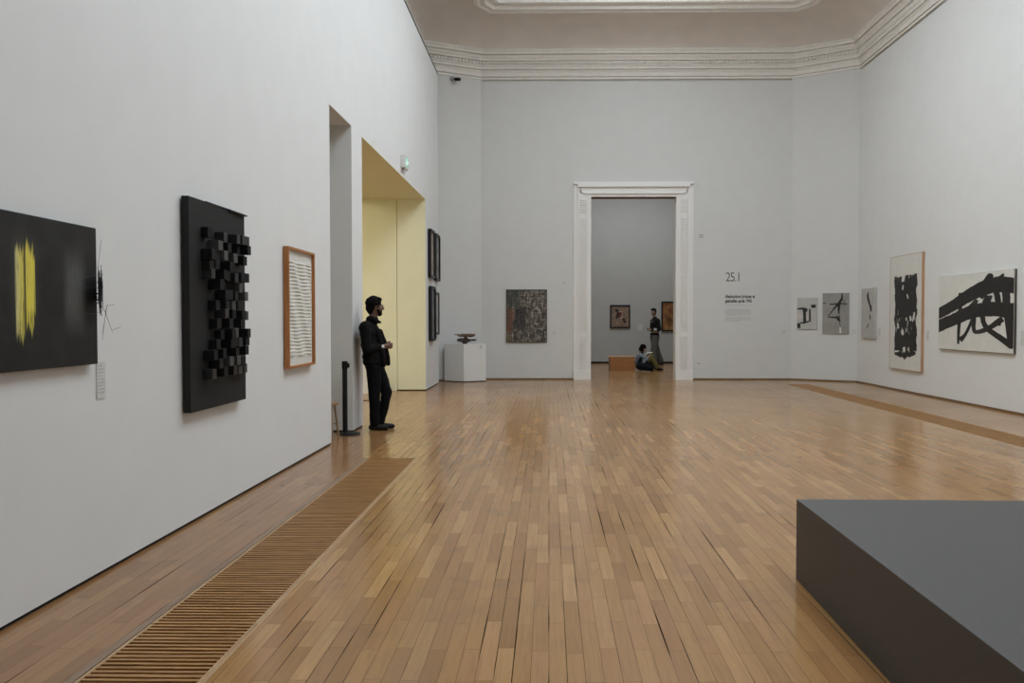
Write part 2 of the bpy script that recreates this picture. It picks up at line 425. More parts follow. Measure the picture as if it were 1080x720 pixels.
# ------------------------------------------------------------ art
def ribbon(m,pts,off,thick=.0018,u0=0,ragged=0,seed=1,clip=None,mat=0,mp=None):
    """brush stroke: pts=[(u,v,width)], lies at local y=-off"""
    rnd=random.Random(seed); m.mi=mat
    P=[]
    n=len(pts)
    # catmull-rom
    def cr(a,b,c,d,t): return .5*((2*b)+(-a+c)*t+(2*a-5*b+4*c-d)*t*t+(-a+3*b-3*c+d)*t**3)
    for i in range(n-1):
        a,b,c,d=pts[max(i-1,0)],pts[i],pts[i+1],pts[min(i+2,n-1)]
        for k in range(8): P.append([cr(a[q],b[q],c[q],d[q],k/8) for q in range(3)])
    P.append(list(pts[-1]))
    L=[];Rr=[]
    for i,p in enumerate(P):
        q0=P[max(i-1,0)];q1=P[min(i+1,len(P)-1)]
        d=Vector((q1[0]-q0[0],q1[1]-q0[1])); d=d.normalized() if d.length>1e-9 else Vector((1,0))
        nn=Vector((-d.y,d.x)); w=max(.001,p[2])/2
        wl=w*(1+ragged*rnd.uniform(-1,1)); wr=w*(1+ragged*rnd.uniform(-1,1))
        L.append(Vector(p[:2])+nn*wl); Rr.append(Vector(p[:2])-nn*wr)
    if mp:
        L=[Vector(mp(v.x,v.y)) for v in L]; Rr=[Vector(mp(v.x,v.y)) for v in Rr]
    if clip:
        for arr in (L,Rr):
            for v in arr: v.x=min(max(v.x,clip[0]),clip[2]); v.y=min(max(v.y,clip[1]),clip[3])
    y0,y1=-off,-off-thick-.00012*(seed%40)
    fv=[[m.bm.verts.new((a.x,y1,a.y)),m.bm.verts.new((b.x,y1,b.y)),m.bm.verts.new((b.x,y0,b.y)),m.bm.verts.new((a.x,y0,a.y))] for a,b in zip(L,Rr)]
    fs=[]
    for a,b in zip(fv[:-1],fv[1:]):
        for k in range(4):
            kk=(k+1)%4
            try: fs.append(m.bm.faces.new((a[k],a[kk],b[kk],b[k])))
            except Exception: pass
    fs.append(m.bm.faces.new(fv[0])); fs.append(m.bm.faces.new(fv[-1][::-1])); m._set(fs); m.mi=0
def frame_bars(m,w,h,fw,d,yb=0):
    m.box((0,-d,0),(fw,-yb,h)); m.box((w-fw,-d,0),(w,-yb,h)); m.box((fw,-d,0),(w-fw,-yb,fw)); m.box((fw,-d,h-fw),(w-fw,-yb,h))

# 1. black canvas with yellow stripes (left wall)
def mat_yellow():
    g=G('black_canvas_yellow_bands'); P=g.xyz(g.coord()); u,v=P[0],P[2]
    st=g.noise(g.vec(g.mul(u,150),0,g.mul(v,5)),1,5,.65,.3)
    fine=g.noise(g.vec(g.mul(u,55),3,g.mul(v,2)),1,3,.5)
    edge=g.noise(g.vec(g.mul(u,45),7,0),1,2,.5)
    base=g.mix(g.ss(g.noise(g.coord(),9,4),.3,.8),(.0125,.0125,.0125),(.022,.021,.020))
    def band(u0,u1,v0,v1,soft,vs):
        b=g.mul(g.ss(u,u0-soft,u0+soft),g.ss(u,u1-soft,u1+soft,1,0))
        vv=g.add(v,g.mul(g.M('SUBTRACT',edge,.5),vs))
        return g.mul(b,g.mul(g.ss(vv,v0,v0+.05),g.ss(vv,v1-.06,v1,1,0)))
    yel=g.M('MAXIMUM',g.mul(band(.592,.650,.13,.60,.008,.20),1),g.M('MAXIMUM',band(.664,.718,.17,.61,.006,.20),band(.70,.73,.24,.56,.005,.1)))
    f=g.mul(yel,g.ss(g.add(st,g.mul(g.ss(v,.15,.42),.09)),.40,.56))
    fade=g.ss(u,.56,.66)
    ycol=g.mix(g.mul(fine,1),(.72,.60,.035),(.80,.72,.16))
    ycol=g.mix(fade,(.55,.53,.33),ycol)
    hz=g.mul(g.mul(g.ss(u,.54,.60),g.ss(u,.72,.78,1,0)),g.mul(g.ss(v,.14,.3),g.ss(v,.55,.68,1,0)))
    c=g.mix(g.mul(hz,.10),base,(.20,.19,.13))
    gh=g.mul(g.mul(g.ss(u,.93,1.01),g.ss(u,1.08,1.16,1,0)),g.mul(g.ss(v,.12,.34),g.ss(v,.42,.66,1,0)))
    c=g.mix(g.mul(gh,g.add(.2,g.mul(g.ss(st,.3,.7),.28))),c,(.24,.24,.235))
    c=g.mix(f,c,ycol)
    return g.out(c,.55,0,.3)
o=thing('canvas_painting','large black canvas with ragged yellow vertical stripes, on the left wall','painting',(XP,3.0,1.185),R(90))
MB().box((0,-.045,0),(1.245,-.022,.735),.003).build('canvas',mat_yellow(),o)
MB().box((.04,-.022,.04),(1.205,0,.695)).build('stretcher',PINE,o)

# 2. wire sculpture just right of it
def wires():
    rnd=random.Random(3); m=MB()
    def W(pts,r=.0009):
        for a,b in zip(pts[:-1],pts[1:]): m.cone(a,b,r,r,5)
    def P(px,py,X=-2.42):   # wire end in plane X of the wall's own space
        y=830*(-X)/(579-px); return (X,y,H-(py-338)/830*y)
    c0=Vector((XP,4.36,1.56))
    W([P(106.5,289,-2.45),P(97,290,-2.40),P(82,293,-2.30)]); W([P(105,303),P(76,303,-2.30)]); W([P(104,328),P(94,331,-2.36),P(77,329,-2.30)])
    W([P(104.5,252),P(101,276),P(100,300)],.0008)
    W([P(104,289,-2.46),P(105,322,-2.40)],.0014)
    W([P(105,322),P(114,348),P(124,345)],.0009); W([P(104,358),P(109,322),P(118,321)],.0009); W([P(107,327),P(115,351)],.0007); W([P(110,321),P(104,352)],.0007)
    for k in range(85):
        a=P(100+rnd.random()*5,rnd.gauss(305,9),-2.47+.11*rnd.random()); 
        b=P(100+rnd.random()*5.5,rnd.gauss(306,10),-2.47+.11*rnd.random()); 
        c=P(101+rnd.random()*4,rnd.gauss(308,9),-2.47+.11*rnd.random())
        W([a,b,c],.0009+.0007*rnd.random())
    for k in range(10):
        a=P(101+rnd.random()*4,rnd.uniform(292,320)); W([a,(XP+.002,a[1]+.01,a[2]+rnd.uniform(-.02,.02))],.002)
    mo=m.build('wire_sculpture',METALB)
    ctr=Vector((XP,4.36,1.30)); 
    for v in mo.data.vertices: v.co-=ctr
    mo.location=ctr
    return tag(mo,'tangled black wire wall sculpture between the yellow-striped canvas and the black block relief','sculpture')
wires()

# 3. black block relief
o=thing('block_relief','tall black relief board covered with protruding small black cubes','relief',(XP,5.31,.79),R(90))
MB().box((0,-.062,0),(.975,-.012,1.475),.002).build('backing_board',BOARDB,o)
MB().box((.05,-.012,.05),(.92,0,1.42)).build('mounting_batten',BLACK,o)
m=MB(); m.box((.27,-.066,1.468),(.98,-.050,1.478)); m.box((.66,-.082,1.462),(.99,-.05,1.472)); m.build('top_strip',METALB,o)
rnd=random.Random(11); cubes={}
CM={}
cmat=[BLACK,simple('black_gloss_cube',(.012,.012,.014),.45),simple('charcoal_cube',(.055,.055,.055),.5)]
for col in range(7):
    for row in range(15):
        if (row+col)%2 and rnd.random()<.80: continue
        if rnd.random()<.04: continue
        if col==0 and rnd.random()<.25: continue
        s=.066+rnd.random()*.012; dep=.045+rnd.random()*.045
        u=.19+col*.103+rnd.uniform(-.012,.012); v=.215+row*.071+rnd.uniform(-.008,.008)
        if u+s>.955: u=.955-s
        key=(round(dep,2),int(rnd.random()*3.6)%3 if rnd.random()<.55 else 0)
        if key not in CM:
            b=MB(); b.box((0,-key[0],0),(.070,0,.070),.0015); CM[key]=b.mesh('cube_block'); CM[key].materials.append(cmat[key[1]])
        c=bpy.data.objects.new('cube_block',CM[key]); C.objects.link(c); c.parent=o; c.location=(u,-.0615,v); c.rotation_euler=(0,0,rnd.uniform(-.05,.05))

# 4. cherry framed relief of paper strips
o=thing('framed_relief','narrow cherry wood framed relief of stacked white paper strips','picture',(XP,7.37,.965),R(90))
m=MB(); frame_bars(m,.83,1.155,.022,.056,.006); m.build('frame',FRAMEWOOD,o)
MB().box((.02,-.026,.02),(.81,-.012,1.135)).build('backing_panel',CANVAS,o)
STR=simple('paper_strip',(.70,.69,.64),.8,var=.03)
for k in range(27):
    m=MB(); r0=[];r1=[]; n=26; rr=random.Random(k)
    ph=rr.uniform(-.3,.3); base=.115+k*.0345
    for q in range(n+1):
        u=.075+.68*q/n; t=q/n
        zc=base+.0035*math.sin(t*math.pi*2*1.6+ph+k*.25)
        out=.036+.008*math.sin(t*math.pi*2*2.3+k*.5+ph)
        r0.append((u,zc,out))
    top=[];
    rings=[[(u,-.026,zc-.002),(u,-oo,zc+.004),(u,-oo+.002,zc+.016),(u,-.026,zc+.019)] for u,zc,oo in r0]
    m.ring(rings); m.build('paper_strip',STR,o)

# 5. four dark framed panels at the end of the left wall
def dark_panel(y,zb,w,h,d,label,art,cut=.05,fr=METALB):
    o=thing('framed_picture',label,'picture',(XP,y,zb),R(90),'four dark framed pictures at the end of the left wall')
    m=MB(); c=cut
    outer=[(c,0),(w-c,0),(w,c),(w,h-c),(w-c,h),(c,h),(0,h-c),(0,c)]
    f=.055; inner=[(c+f*.4,f),(w-c-f*.4,f),(w-f,c+f*.4),(w-f,h-c-f*.4),(w-c-f*.4,h-f),(c+f*.4,h-f),(f,h-c-f*.4),(f,c+f*.4)]
    rings=[[(x,0,zz) for x,zz in outer],[(x,-d,zz) for x,zz in outer],[(x*(w-.0)/w,-d,zz) for x,zz in inner],[(x,-d*.55,zz) for x,zz in inner]]
    m.ring(rings,cap=False); m.build('frame',fr,o)
    m=MB(); m.prism_xz(inner,-d*.55,-.004); m.build('picture_panel',art,o)
ga=simple('smoky_grey_image',(.20,.19,.18),.5,var=.5,scale=5); gb=simple('warm_grey_image',(.26,.22,.18),.5,var=.4,scale=6); gc=simple('slate_image',(.11,.12,.13),.4,var=.5,scale=4); gd=simple('silver_image',(.42,.42,.41),.5,var=.2,scale=5)
dark_panel(16.22,2.31,.62,1.01,.07,'black framed warm grey picture, upper left of the four past the opening',gb)
dark_panel(16.98,2.29,.66,1.02,.07,'black framed picture, upper right of the four past the opening',ga)
dark_panel(16.28,.99,.62,1.15,.075,'largest black framed slate picture, lower left of the four past the opening',gc)
dark_panel(17.05,1.11,.55,.93,.05,'thin black framed silvery picture, lower right of the four past the opening',gd,.012)

# 6. back wall abstract
def mat_abs():
    g=G('dark_scumbled_abstract'); P=g.xyz(g.coord()); u,v=P[0],P[2]
    a=g.noise(g.vec(g.mul(u,22),1,g.mul(v,5)),1,6,.75,.8); b=g.noise(g.vec(g.mul(u,6),5,g.mul(v,18)),1,5,.7,1.2); d=g.noise(g.coord(),2.6,4,.6)
    k=g.add(g.mul(a,.62),g.mul(b,.38))
    c=g.ramp(k,[(.38,(.008,.008,.010)),(.47,(.045,.04,.036)),(.54,(.19,.165,.135)),(.62,(.52,.49,.43))])
    dk=g.mul(g.ss(u,.12,.25),g.mul(g.ss(u,.38,.62,1,0),g.mul(g.ss(v,.15,.4),g.ss(v,.75,.95,1,0))))
    c=g.mix(g.mul(dk,.8),c,(.012,.012,.016))
    gr=g.mul(g.ss(u,.22,.36,1,0),g.ss(v,.78,.9)); c=g.mix(g.mul(gr,.7),c,(.035,.045,.035))
    un=g.add(u,g.mul(g.M('SUBTRACT',d,.5),.5)); org=g.mul(g.ss(un,.10,.22,1,0),g.mul(g.ss(v,.18,.3),g.ss(v,.8,.86,1,0))); c=g.mix(g.mul(org,g.ss(a,.40,.56)),c,(.17,.055,.02))
    oc=g.mul(g.ss(u,.08,.2,1,0),g.ss(v,.1,.2,1,0)); c=g.mix(g.mul(oc,.7),c,(.14,.10,.03))
    g.bump(k,.4,.01)
    return g.out(c,.55)
o=thing('framed_painting','dark scumbled abstract painting with an orange patch, on the back wall left of the doorway','painting',(-1.025,YB,.90))
m=MB(); frame_bars(m,.975,1.265,.012,.045,.004); m.build('frame',METALB,o)
MB().box((.012,-.035,.012),(.963,-.006,1.253)).build('canvas',mat_abs(),o)

# 7. two canvases on the right corner wall, rot
cd=Vector((XR+.02-(BX1-.02),YC-(YB+.01),0)); ca=math.atan2(cd.y,cd.x); cdn=cd.normalized(); c0=Vector((BX1-.02,YB+.01,0))
def on_corner(px):
    # distance along the corner wall seen at image column px
    k=(px-579)/830; t=(k*c0.y-c0.x)/(cdn.x-k*cdn.y); return t
def corner_loc(t,z): p=c0+cdn*t; return (p.x,p.y,z)
t0,t1=on_corner(839.5),on_corner(860.5)
w=t1-t0; h=.745
o=thing('canvas_painting','small light grey canvas with black angular shapes, left on the right corner wall','painting',corner_loc(t0,1.215),ca)
MB().box((0,-.03,0),(w,-.001,h),.002).build('canvas',CANVASL,o)
m=MB(); s=w/210.; 
def uv(x,y,ox,oy,W_,H_): return ((x-ox)/W_*w,(1-(y-oy)/H_)*h)
def st(pts,ox,oy,W_,H_,seed=1,rag=.12,m=None,mat=0):
    q=[uv(x,y,ox,oy,W_,H_)+(wd/W_*w,) for x,y,wd in pts]; ribbon(m,q,.03,.0025,ragged=rag,seed=seed,clip=(.001,.001,w-.001,h-.001),mat=mat)
A=(105,155,208,330)
st([(106,272,16),(150,268,22),(200,272,26)],*A,m=m); st([(178,275,34),(184,340,30),(186,412,34)],*A,m=m,seed=2); st([(180,280,30),(212,288,34)],*A,m=m,seed=3)
st([(236,270,16),(238,330,18),(238,402,18)],*A,m=m,seed=4); st([(178,415,22),(210,408,16),(240,398,14)],*A,m=m,seed=5); st([(250,245,34),(298,243,34)],*A,m=m,seed=6,rag=.06); st([(108,446,54),(142,446,54)],*A,m=m,seed=7,rag=.05); st([(140,418,16),(180,418,16)],*A,m=m,seed=8)
m.build('brushstroke',INK,o)
m=MB(); st([(130,330,46),(132,370,46)],*A,m=m,seed=9); st([(210,340,20),(212,385,20)],*A,m=m,seed=9); m.build('pale_patch',simple('pale_pinkish_paint',(.55,.50,.47),.8),o)
t0,t1=on_corner(866),on_corner(893.5); w=t1-t0; h=.945
o=thing('canvas_painting','grey canvas with a black triangular line figure, nearer the room corner','painting',corner_loc(t0,1.115),ca)
MB().box((0,-.035,0),(w,-.001,h),.002).build('canvas',CANVASG,o)
def st2(m,pts,seed=1,rag=.2):
    q=[((x-368)/290*w,(1-(y-105)/425)*h,wd/290*w) for x,y,wd in pts]; ribbon(m,q,.035,.0025,ragged=rag,seed=seed,clip=(.001,.001,w-.001,h-.001))
m=MB()
st2(m,[(582,108,10),(580,160,22),(552,215,34),(548,270,22),(550,322,14)],1); st2(m,[(430,352,8),(470,300,12),(520,240,22),(560,200,28)],2,.12); st2(m,[(432,354,10),(480,358,16),(520,362,18)],3); st2(m,[(525,345,24),(545,380,30),(565,395,14)],4)
st2(m,[(370,212,8),(410,210,10)],5); st2(m,[(440,218,10),(480,222,14),(545,215,14),(640,220,10)],6); st2(m,[(580,170,8),(615,200,5),(612,240,5)],7); st2(m,[(552,330,10),(560,400,8),(566,450,6)],8,.5)
m.build('brushstroke',INK,o)
m=MB(); st2(m,[(566,465,16),(568,500,20),(570,528,18)],9,.4); m.build('white_patch',CANVAS,o)

# right wall works. local x runs towards -Y
def right_thing(label,ystart,z,name='canvas_painting'):
    return thing(name,label,'painting',(XR,ystart,z),R(-90))
def yr(px,X=XR): return 830*X/(px-579)
ya,yb=yr(908.5),yr(922.5); w=ya-yb; z0,z1=1.035,2.135; h=z1-z0
o=right_thing('narrow pale grey canvas with one thin black slash, on the right wall',ya,z0)
MB().box((0,-.05,0),(w,-.001,h),.003).build('canvas',CANVASL,o)
def st3(m,pts,seed=1,rag=.3):
    ribbon(m,pts,.05,.0025,ragged=rag,seed=seed,clip=(.001,.001,w-.001,h-.001),mp=lambda x,y:((x-815)/140*w,(1-(y-48)/535)*h))
m=MB(); st3(m,[(890,90,6),(884,120,18),(886,150,22),(899,205,16),(912,250,16),(918,298,12)],1); st3(m,[(918,230,14),(920,290,12)],2); st3(m,[(908,325,4),(912,365,10),(905,385,4)],3); st3(m,[(893,425,4),(888,450,8),(870,480,3)],4); m.build('brushstroke',INK,o)

ya,yb=yr(938.5),yr(969.0,XR-.05); w=ya-yb; z0,z1=.44,2.72; h=z1-z0
o=right_thing('tall oak-edged white picture with a dense black column of brushwork',ya,z0,'framed_painting')
m=MB(); frame_bars(m,w,h,.009,.052,.0); m.build('frame',OAK,o)
MB().box((.008,-.048,.008),(w-.008,-.010,h-.008)).build('canvas',CANVAS,o)
m=MB(); rnd=random.Random(5)
def pt3(fx,fy,wd): return (fx*w,fy*h,wd*w)
for k in range(13):
    fx=.195+k*.052
    n=15; pts=[]
    tp=.80+.035*rnd.random()-(.04 if k in(4,5) else 0); bt=.135+.04*rnd.random()
    for q in range(n):
        fy=bt+(tp-bt)*q/(n-1); wd=.062+.030*rnd.random()
        if .30<fy<.50: wd*=rnd.choice((.3,.6,.9,1.0))
        elif rnd.random()<.12: wd*=.45
        pts.append(pt3(fx+rnd.uniform(-.014,.014),fy,wd))
    ribbon(m,pts,.048,.002,ragged=.32,seed=k,clip=(.03,.03,w-.03,h-.03))
for k,(fy,a,b,wd) in enumerate(((.150,.18,.83,.03),(.40,.2,.55,.035),(.47,.18,.8,.03),(.56,.2,.82,.055),(.62,.2,.82,.06),(.68,.25,.8,.05),(.74,.2,.5,.03),(.24,.2,.8,.05),(.30,.2,.6,.04),(.20,.22,.8,.04))):
    ribbon(m,[pt3(a,fy-.01,wd*1.6),pt3((a+b)/2,fy+rnd.uniform(-.02,.02),wd*2.4),pt3(b,fy+.01,wd*1.6)],.048,.0022,ragged=.45,seed=30+k)
ribbon(m,[pt3(.48,.18,.10),pt3(.50,.13,.09),pt3(.505,.09,.03)],.048,.0022,ragged=.2,seed=50)
m.build('brushstroke',INK,o)
for k,(a,b,wd) in enumerate((((.40,.345),(.47,.31),.08),((.80,.50),(.74,.42),.05),((.70,.43),(.66,.47),.06),((.48,.20),(.50,.155),.09),((.30,.36),(.27,.41),.06),((.42,.70),(.44,.74),.05),((.62,.17),(.64,.20),.05),((.60,.62),(.56,.66),.04))):
    m=MB(); ribbon(m,[pt3(a[0],a[1],wd*.8),pt3((a[0]+b[0])/2,(a[1]+b[1])/2,wd*.9),pt3(b[0],b[1],wd*.5)],.0540,.001,ragged=.3,seed=k); m.build('pale_gap',CANVAS,o)

ya,yb=yr(989.8),yr(1063.5,XR-.055); w=ya-yb; z0,z1=.915,2.215; h=z1-z0
o=right_thing('wide white canvas with broad looping black strokes, nearest on the right wall',ya,z0)
MB().box((0,-.05,0),(w,-.006,h),.003).build('canvas',CANVAS,o)
MB().box((.01,-.030,-.006),(w+.006,0,h-.01)).build('edge_strip',simple('dark_edge_strip',(.07,.055,.045),.5),o)
# picture pixels measured in a 655x720 crop; undo the perspective of the wall
def big(x,y):
    px=980+x/6.545; py=275+y/6.545; Y=830*(XR-.05)/(px-579); u=ya-Y; zz=H-(py-338)/830*Y
    return (u,zz-z0)
m=MB(); cl=(.006,.004,big(553,300)[0],h-.004)
def B(pts,seed=1,rag=.05): ribbon(m,pts,.05,.0025,ragged=rag,seed=seed,clip=cl,mp=big)
B([(30,368,70),(62,355,70),(150,305,74),(250,240,84),(350,190,100),(450,165,105),(590,175,104)],1)
B([(30,456,80),(62,442,80),(160,400,80),(260,355,88),(370,335,96),(460,335,100),(600,352,112)],2)
B([(188,222,18),(190,300,26),(188,400,22),(182,480,20),(180,572,14)],3)
B([(190,545,42),(225,510,22),(255,450,20),(280,385,22)],4)
B([(300,270,22),(290,340,26),(284,410,28),(285,470,26),(300,490,26),(350,480,32),(400,455,34),(450,420,40),(480,400,40)],5)
B([(352,160,34),(390,110,44),(395,90,12)],6); B([(330,260,24),(390,160,50),(385,90,20)],7); B([(440,150,60),(470,110,26),(482,92,10)],8)
B([(378,240,30),(355,300,36),(345,400,32),(372,460,34),(420,500,36),(480,540,40),(545,590,40)],9)
B([(500,200,56),(505,300,50),(512,400,40),(530,500,46),(540,600,36)],10); B([(530,350,60),(540,480,40),(548,605,30)],11)
B([(425,200,36),(440,240,40),(450,300,40)],12); B([(250,330,30),(300,270,20)],13); B([(440,430,30),(468,438,22)],14)
B([(400,240,20),(385,290,16)],15)
m.build('brushstroke',INK,o)

# far room pictures
def mat_fig():
    g=G('brown_figure_painting'); n=g.noise(g.coord(),14,4,.6,.5); return g.out(g.mix(g.ss(n,.3,.7),(.17,.115,.08),(.30,.21,.15)),.6)
def mat_fig2():
    g=G('ochre_figure_painting'); n=g.noise(g.coord((1,1,.4)),9,4,.6,.8); return g.out(g.ramp(n,[(.3,(.06,.025,.012)),(.5,(.24,.10,.03)),(.7,(.42,.25,.09))]),.6)
fw_=FY
o=thing('framed_painting','small black framed brown picture with a dark red shape, on the far room wall','painting',(2.03,FY,1.175))
m=MB(); frame_bars(m,.66,.765,.04,.05,.004); m.build('frame',METALB,o)
MB().box((.04,-.03,.04),(.62,-.006,.725)).build('canvas',mat_fig(),o)
m=MB()
ribbon(m,[(.27,.45,.17),(.36,.43,.17)],.03,.003,ragged=.1); m.build('dark_red_shape',simple('dark_red_paint',(.12,.018,.02),.6),o)
m=MB(); ribbon(m,[(.17,.56,.05),(.23,.60,.06),(.25,.50,.06),(.22,.36,.05),(.22,.30,.04)],.03,.003,ragged=.2); ribbon(m,[(.43,.33,.07),(.46,.24,.07),(.50,.18,.08)],.03,.003,ragged=.2); m.build('black_shape',INK,o)
m=MB(); ribbon(m,[(.30,.535,.03),(.40,.54,.03)],.03,.003); ribbon(m,[(.34,.335,.03),(.43,.34,.03)],.03,.003); ribbon(m,[(.20,.18,.05),(.24,.15,.04)],.03,.003); m.build('pale_shape',simple('pale_pink_paint',(.55,.38,.30),.6),o)
o=thing('framed_painting','dark framed ochre and brown picture, partly hidden by the right door jamb','painting',(3.725,FY,1.07))
m=MB(); frame_bars(m,.72,.985,.04,.05,.004); m.build('frame',METALB,o)
MB().box((.04,-.03,.04),(.68,-.006,.945)).build('canvas',mat_fig2(),o)

# ------------------------------------------------------------ small wall things
def label_card(name,label,loc,rz,w,h,lines=5,cat='label',mat=LABELM):
    o=thing(name,label,cat,loc,rz)
    MB().box((0,-.006,0),(w,0,h),.001).build('card',mat,o)
    m=MB()
    for k in range(lines):
        ww=w*(.75 if k%3 else .55); zz=h-.012-(k+.6)*(h-.02)/(lines+1)
        m.box((w*.12,-.0068,zz),(w*.12+ww*.9,-.006,zz+.004))
    m.build('text_lines',TEXTG,o); return o
label_card('wall_label','clear wall label below the wire sculpture on the left wall',(XP,4.30,.985),R(90),.085,.205,9)
label_card('wall_label','small wall label right of the dark abstract painting',(.075,YB,1.06),0,.10,.12)
label_card('wall_label','small wall label on the back wall right of the introductory text',(5.575,YB,1.09),0,.11,.13)
p=corner_loc(on_corner(902.5)-.10,1.10); label_card('wall_label','small wall label between the triangle-figure canvas and the room corner',p,ca,.08,.14)
label_card('wall_label','small wall label between the narrow canvas and the tall column picture',(XR,yr(924.5),1.10),R(-90),.10,.16)
label_card('wall_label','small wall label between the tall column picture and the wide canvas',(XR,yr(974.5),1.05),R(-90),.10,.19)
label_card('wall_label','small wall label right of the wide looping-stroke canvas',(XR,yr(1072.5),1.05),R(-90),.12,.22)
label_card('wall_label','small grey wall label on the far room wall beside the brown picture',(2.96,FY,1.1),0,.13,.2)
def plate(name,label,cat,loc,rz,w,h,d=.018,dark=True):
    o=thing(name,label,cat,loc,rz)
    MB().box((0,-d,0),(w,-.001,h),.003).build('plate',PLATE,o)
    if dark: MB().box((w*.2,-d-.004,h*.08),(w*.8,-d,h*.32)).build('grille',GREYM,o)
    return o
plate('thermostat','small white thermostat box high on the back wall left of the doorway','thermostat',(.31,YB,2.31),0,.085,.10)
plate('wall_socket','small white socket low on the back wall right of the doorway','socket',(3.56,YB,.385),0,.08,.08)
plate('wall_switch','faint white switch plate above the low socket right of the doorway','switch',(3.555,YB,.50),0,.085,.06,dark=False)

def text_obj(name,body,size,loc,mat,parent=None,bold=0,sx=1,sp=1,align='LEFT'):
    cu=bpy.data.curves.new(name,'FONT'); cu.body=body; cu.size=size; cu.extrude=.0008; cu.offset=bold; cu.space_character=sp; cu.align_x=align; cu.resolution_u=4
    t=bpy.data.objects.new('tmp',cu); C.objects.link(t)
    dg=bpy.context.evaluated_depsgraph_get(); me=bpy.data.meshes.new_from_object(t.evaluated_get(dg)); bpy.data.objects.remove(t)
    for v in me.vertices: x,y,z=v.co; v.co=(x*sx,-z,y)
    o=link(name,me,mat,parent); o.location=loc; return o
# room text on the back wall
ox=4.225
o=text_obj('room_number','25.1',.31,(ox,YB-.0002,2.36),TEXTM,sx=.82,sp=.86,bold=-.002); tag(o,'large thin room number 25.1 lettered on the back wall','lettering')
o=text_obj('room_number','25',.115,(3.585,YB-.0002,3.405),TEXTM,sx=.95); tag(o,'small number 25 lettered high on the back wall beside the doorway','lettering')
o=thing('wall_text','introductory wall text block under the room number','lettering',(ox,YB-.001,1.38))
text_obj('heading','Abstractions lyriques et\ngestuelles après 1945',.108,(0,0,.585),TEXTM,o,bold=.0035,sx=.68)
MB().box((0,-.001,.405),(.66,0,.412)).build('rule',TEXTG,o)
PARA=simple('pale_grey_lettering',(.46,.46,.455),.8)
m=MB(); rnd=random.Random(2)
for k in range(11):
    zz=.30-k*.0275; x=0
    if k==6: continue
    end=.60 if k not in (5,10) else .35
    while x<end:
        l=rnd.uniform(.02,.065); m.box((x,-.001,zz),(min(x+l,.62),0,zz+.013)); x+=l+.009
m.build('paragraph',PARA,o)

# illuminated exit sign above the wide opening
o=thing('exit_sign','small lit green running man exit sign above the wide opening in the left wall','sign',(XP,13.30,3.985),R(90))
MB().box((0,-.075,.015),(.32,-.002,.235),.008).build('housing',PLATE,o)
g=G('lit_green_panel'); g.b.inputs['Emission Color'].default_value=(.12,.9,.5,1); g.b.inputs['Emission Strength'].default_value=.08; GREENL=g.out((.35,.62,.52),.4)
g=G('lit_white_symbol'); g.b.inputs['Emission Color'].default_value=(.85,1,.95,1); g.b.inputs['Emission Strength'].default_value=1.0; WL=g.out((.8,.9,.85),.4)
MB().box((.03,-.079,.05),(.29,-.075,.21)).build('green_panel',GREENL,o)
m=MB(); m.ell((.13,-.080,.175),(.013,.003,.013)); 
def seg(m,a,b,w,y=-.0805):
    a=Vector(a);b=Vector(b);d=(b-a).normalized();n=Vector((-d.y,d.x))*w/2
    q=[a+n,b+n,b-n,a-n]; m.prism_xz([(p.x,p.y) for p in q],y,y+.0015)
seg(m,(.13,.16),(.12,.115),.02); seg(m,(.12,.118),(.145,.09),.012); seg(m,(.145,.09),(.15,.065),.010); seg(m,(.12,.118),(.10,.09),.012); seg(m,(.10,.09),(.075,.088),.01); seg(m,(.13,.155),(.155,.135),.009); seg(m,(.125,.155),(.10,.135),.009)
m.build('running_symbol',WL,o); m=MB(); seg(m,(.19,.13),(.24,.13),.014); seg(m,(.215,.155),(.243,.128),.012); seg(m,(.215,.105),(.243,.132),.012)
m.build('arrow_symbol',WL,o)
m=MB(); m.cone((.06,-.04,-.02),(.06,-.04,.018),.014,.02,12); m.build('indicator',GREYM,o)

# security camera on left corner wall
ld=Vector((BX0-XL,YB-YC-.07,0)).normalized(); la=math.atan2(ld.y,ld.x)
kx=(477.2-579)/830; A0=Vector((XL,YC+.07,0)); t=(kx*A0.y-A0.x)/(ld.x-kx*ld.y); q=A0+ld*t
o=thing('security_camera','small security camera with black lens high on the left corner wall','camera',(q.x,q.y,7.03),la)
m=MB(); m.cone((0,.01,.07),(0,-.035,.07),.055,.05,16); m.build('wall_plate',GREYM,o)
m=MB(); m.cone((0,-.035,.07),(.05,-.13,.035),.016,.016,10); m.build('bracket',GREYM,o)
m=MB(); m.cap((.05,-.13,.035),.042,(.11,-.20,.02),.04); m.build('housing',METALB,o,smooth=True)
m=MB(); m.ell((.12,-.215,.015),(.033,.033,.033)); m.build('lens',GLASSD,o,smooth=True)

# ------------------------------------------------------------ corner pedestal and sculpture
ped=[(-1.965,18.10),(-1.475,18.37),(-1.58,18.78),(-2.38,18.50),(-2.445,18.36)]
o=thing('pedestal','white angular pedestal standing in the left corner of the room','pedestal',(-1.96,18.3,0))
PP=[(x+1.96,y-18.3) for x,y in ped]
MB().prism([(x*.985,y*.985) for x,y in PP],0,.02).build('toe_gap',BLACKGAP,o)
m=MB(); m.prism(PP,.02,.875)
bmesh.ops.bevel(m.bm,geom=[e for e in m.bm.edges if abs(e.verts[0].co.z-e.verts[1].co.z)<.01 and e.verts[0].co.z>.5],offset=.004,segments=2,affect='EDGES')
m.build('column',PEDW,o)
label_card('wall_label','tiny wall label stuck at the top right of the white pedestal',(-1.615,18.292,.755),math.atan2(.27,.49),.06,.09,3)
for p_ in []: pass
o=thing('bronze_sculpture','low dark bronze sculpture of stacked flat lobes on the white pedestal','sculpture',(-1.98,18.36,.884))
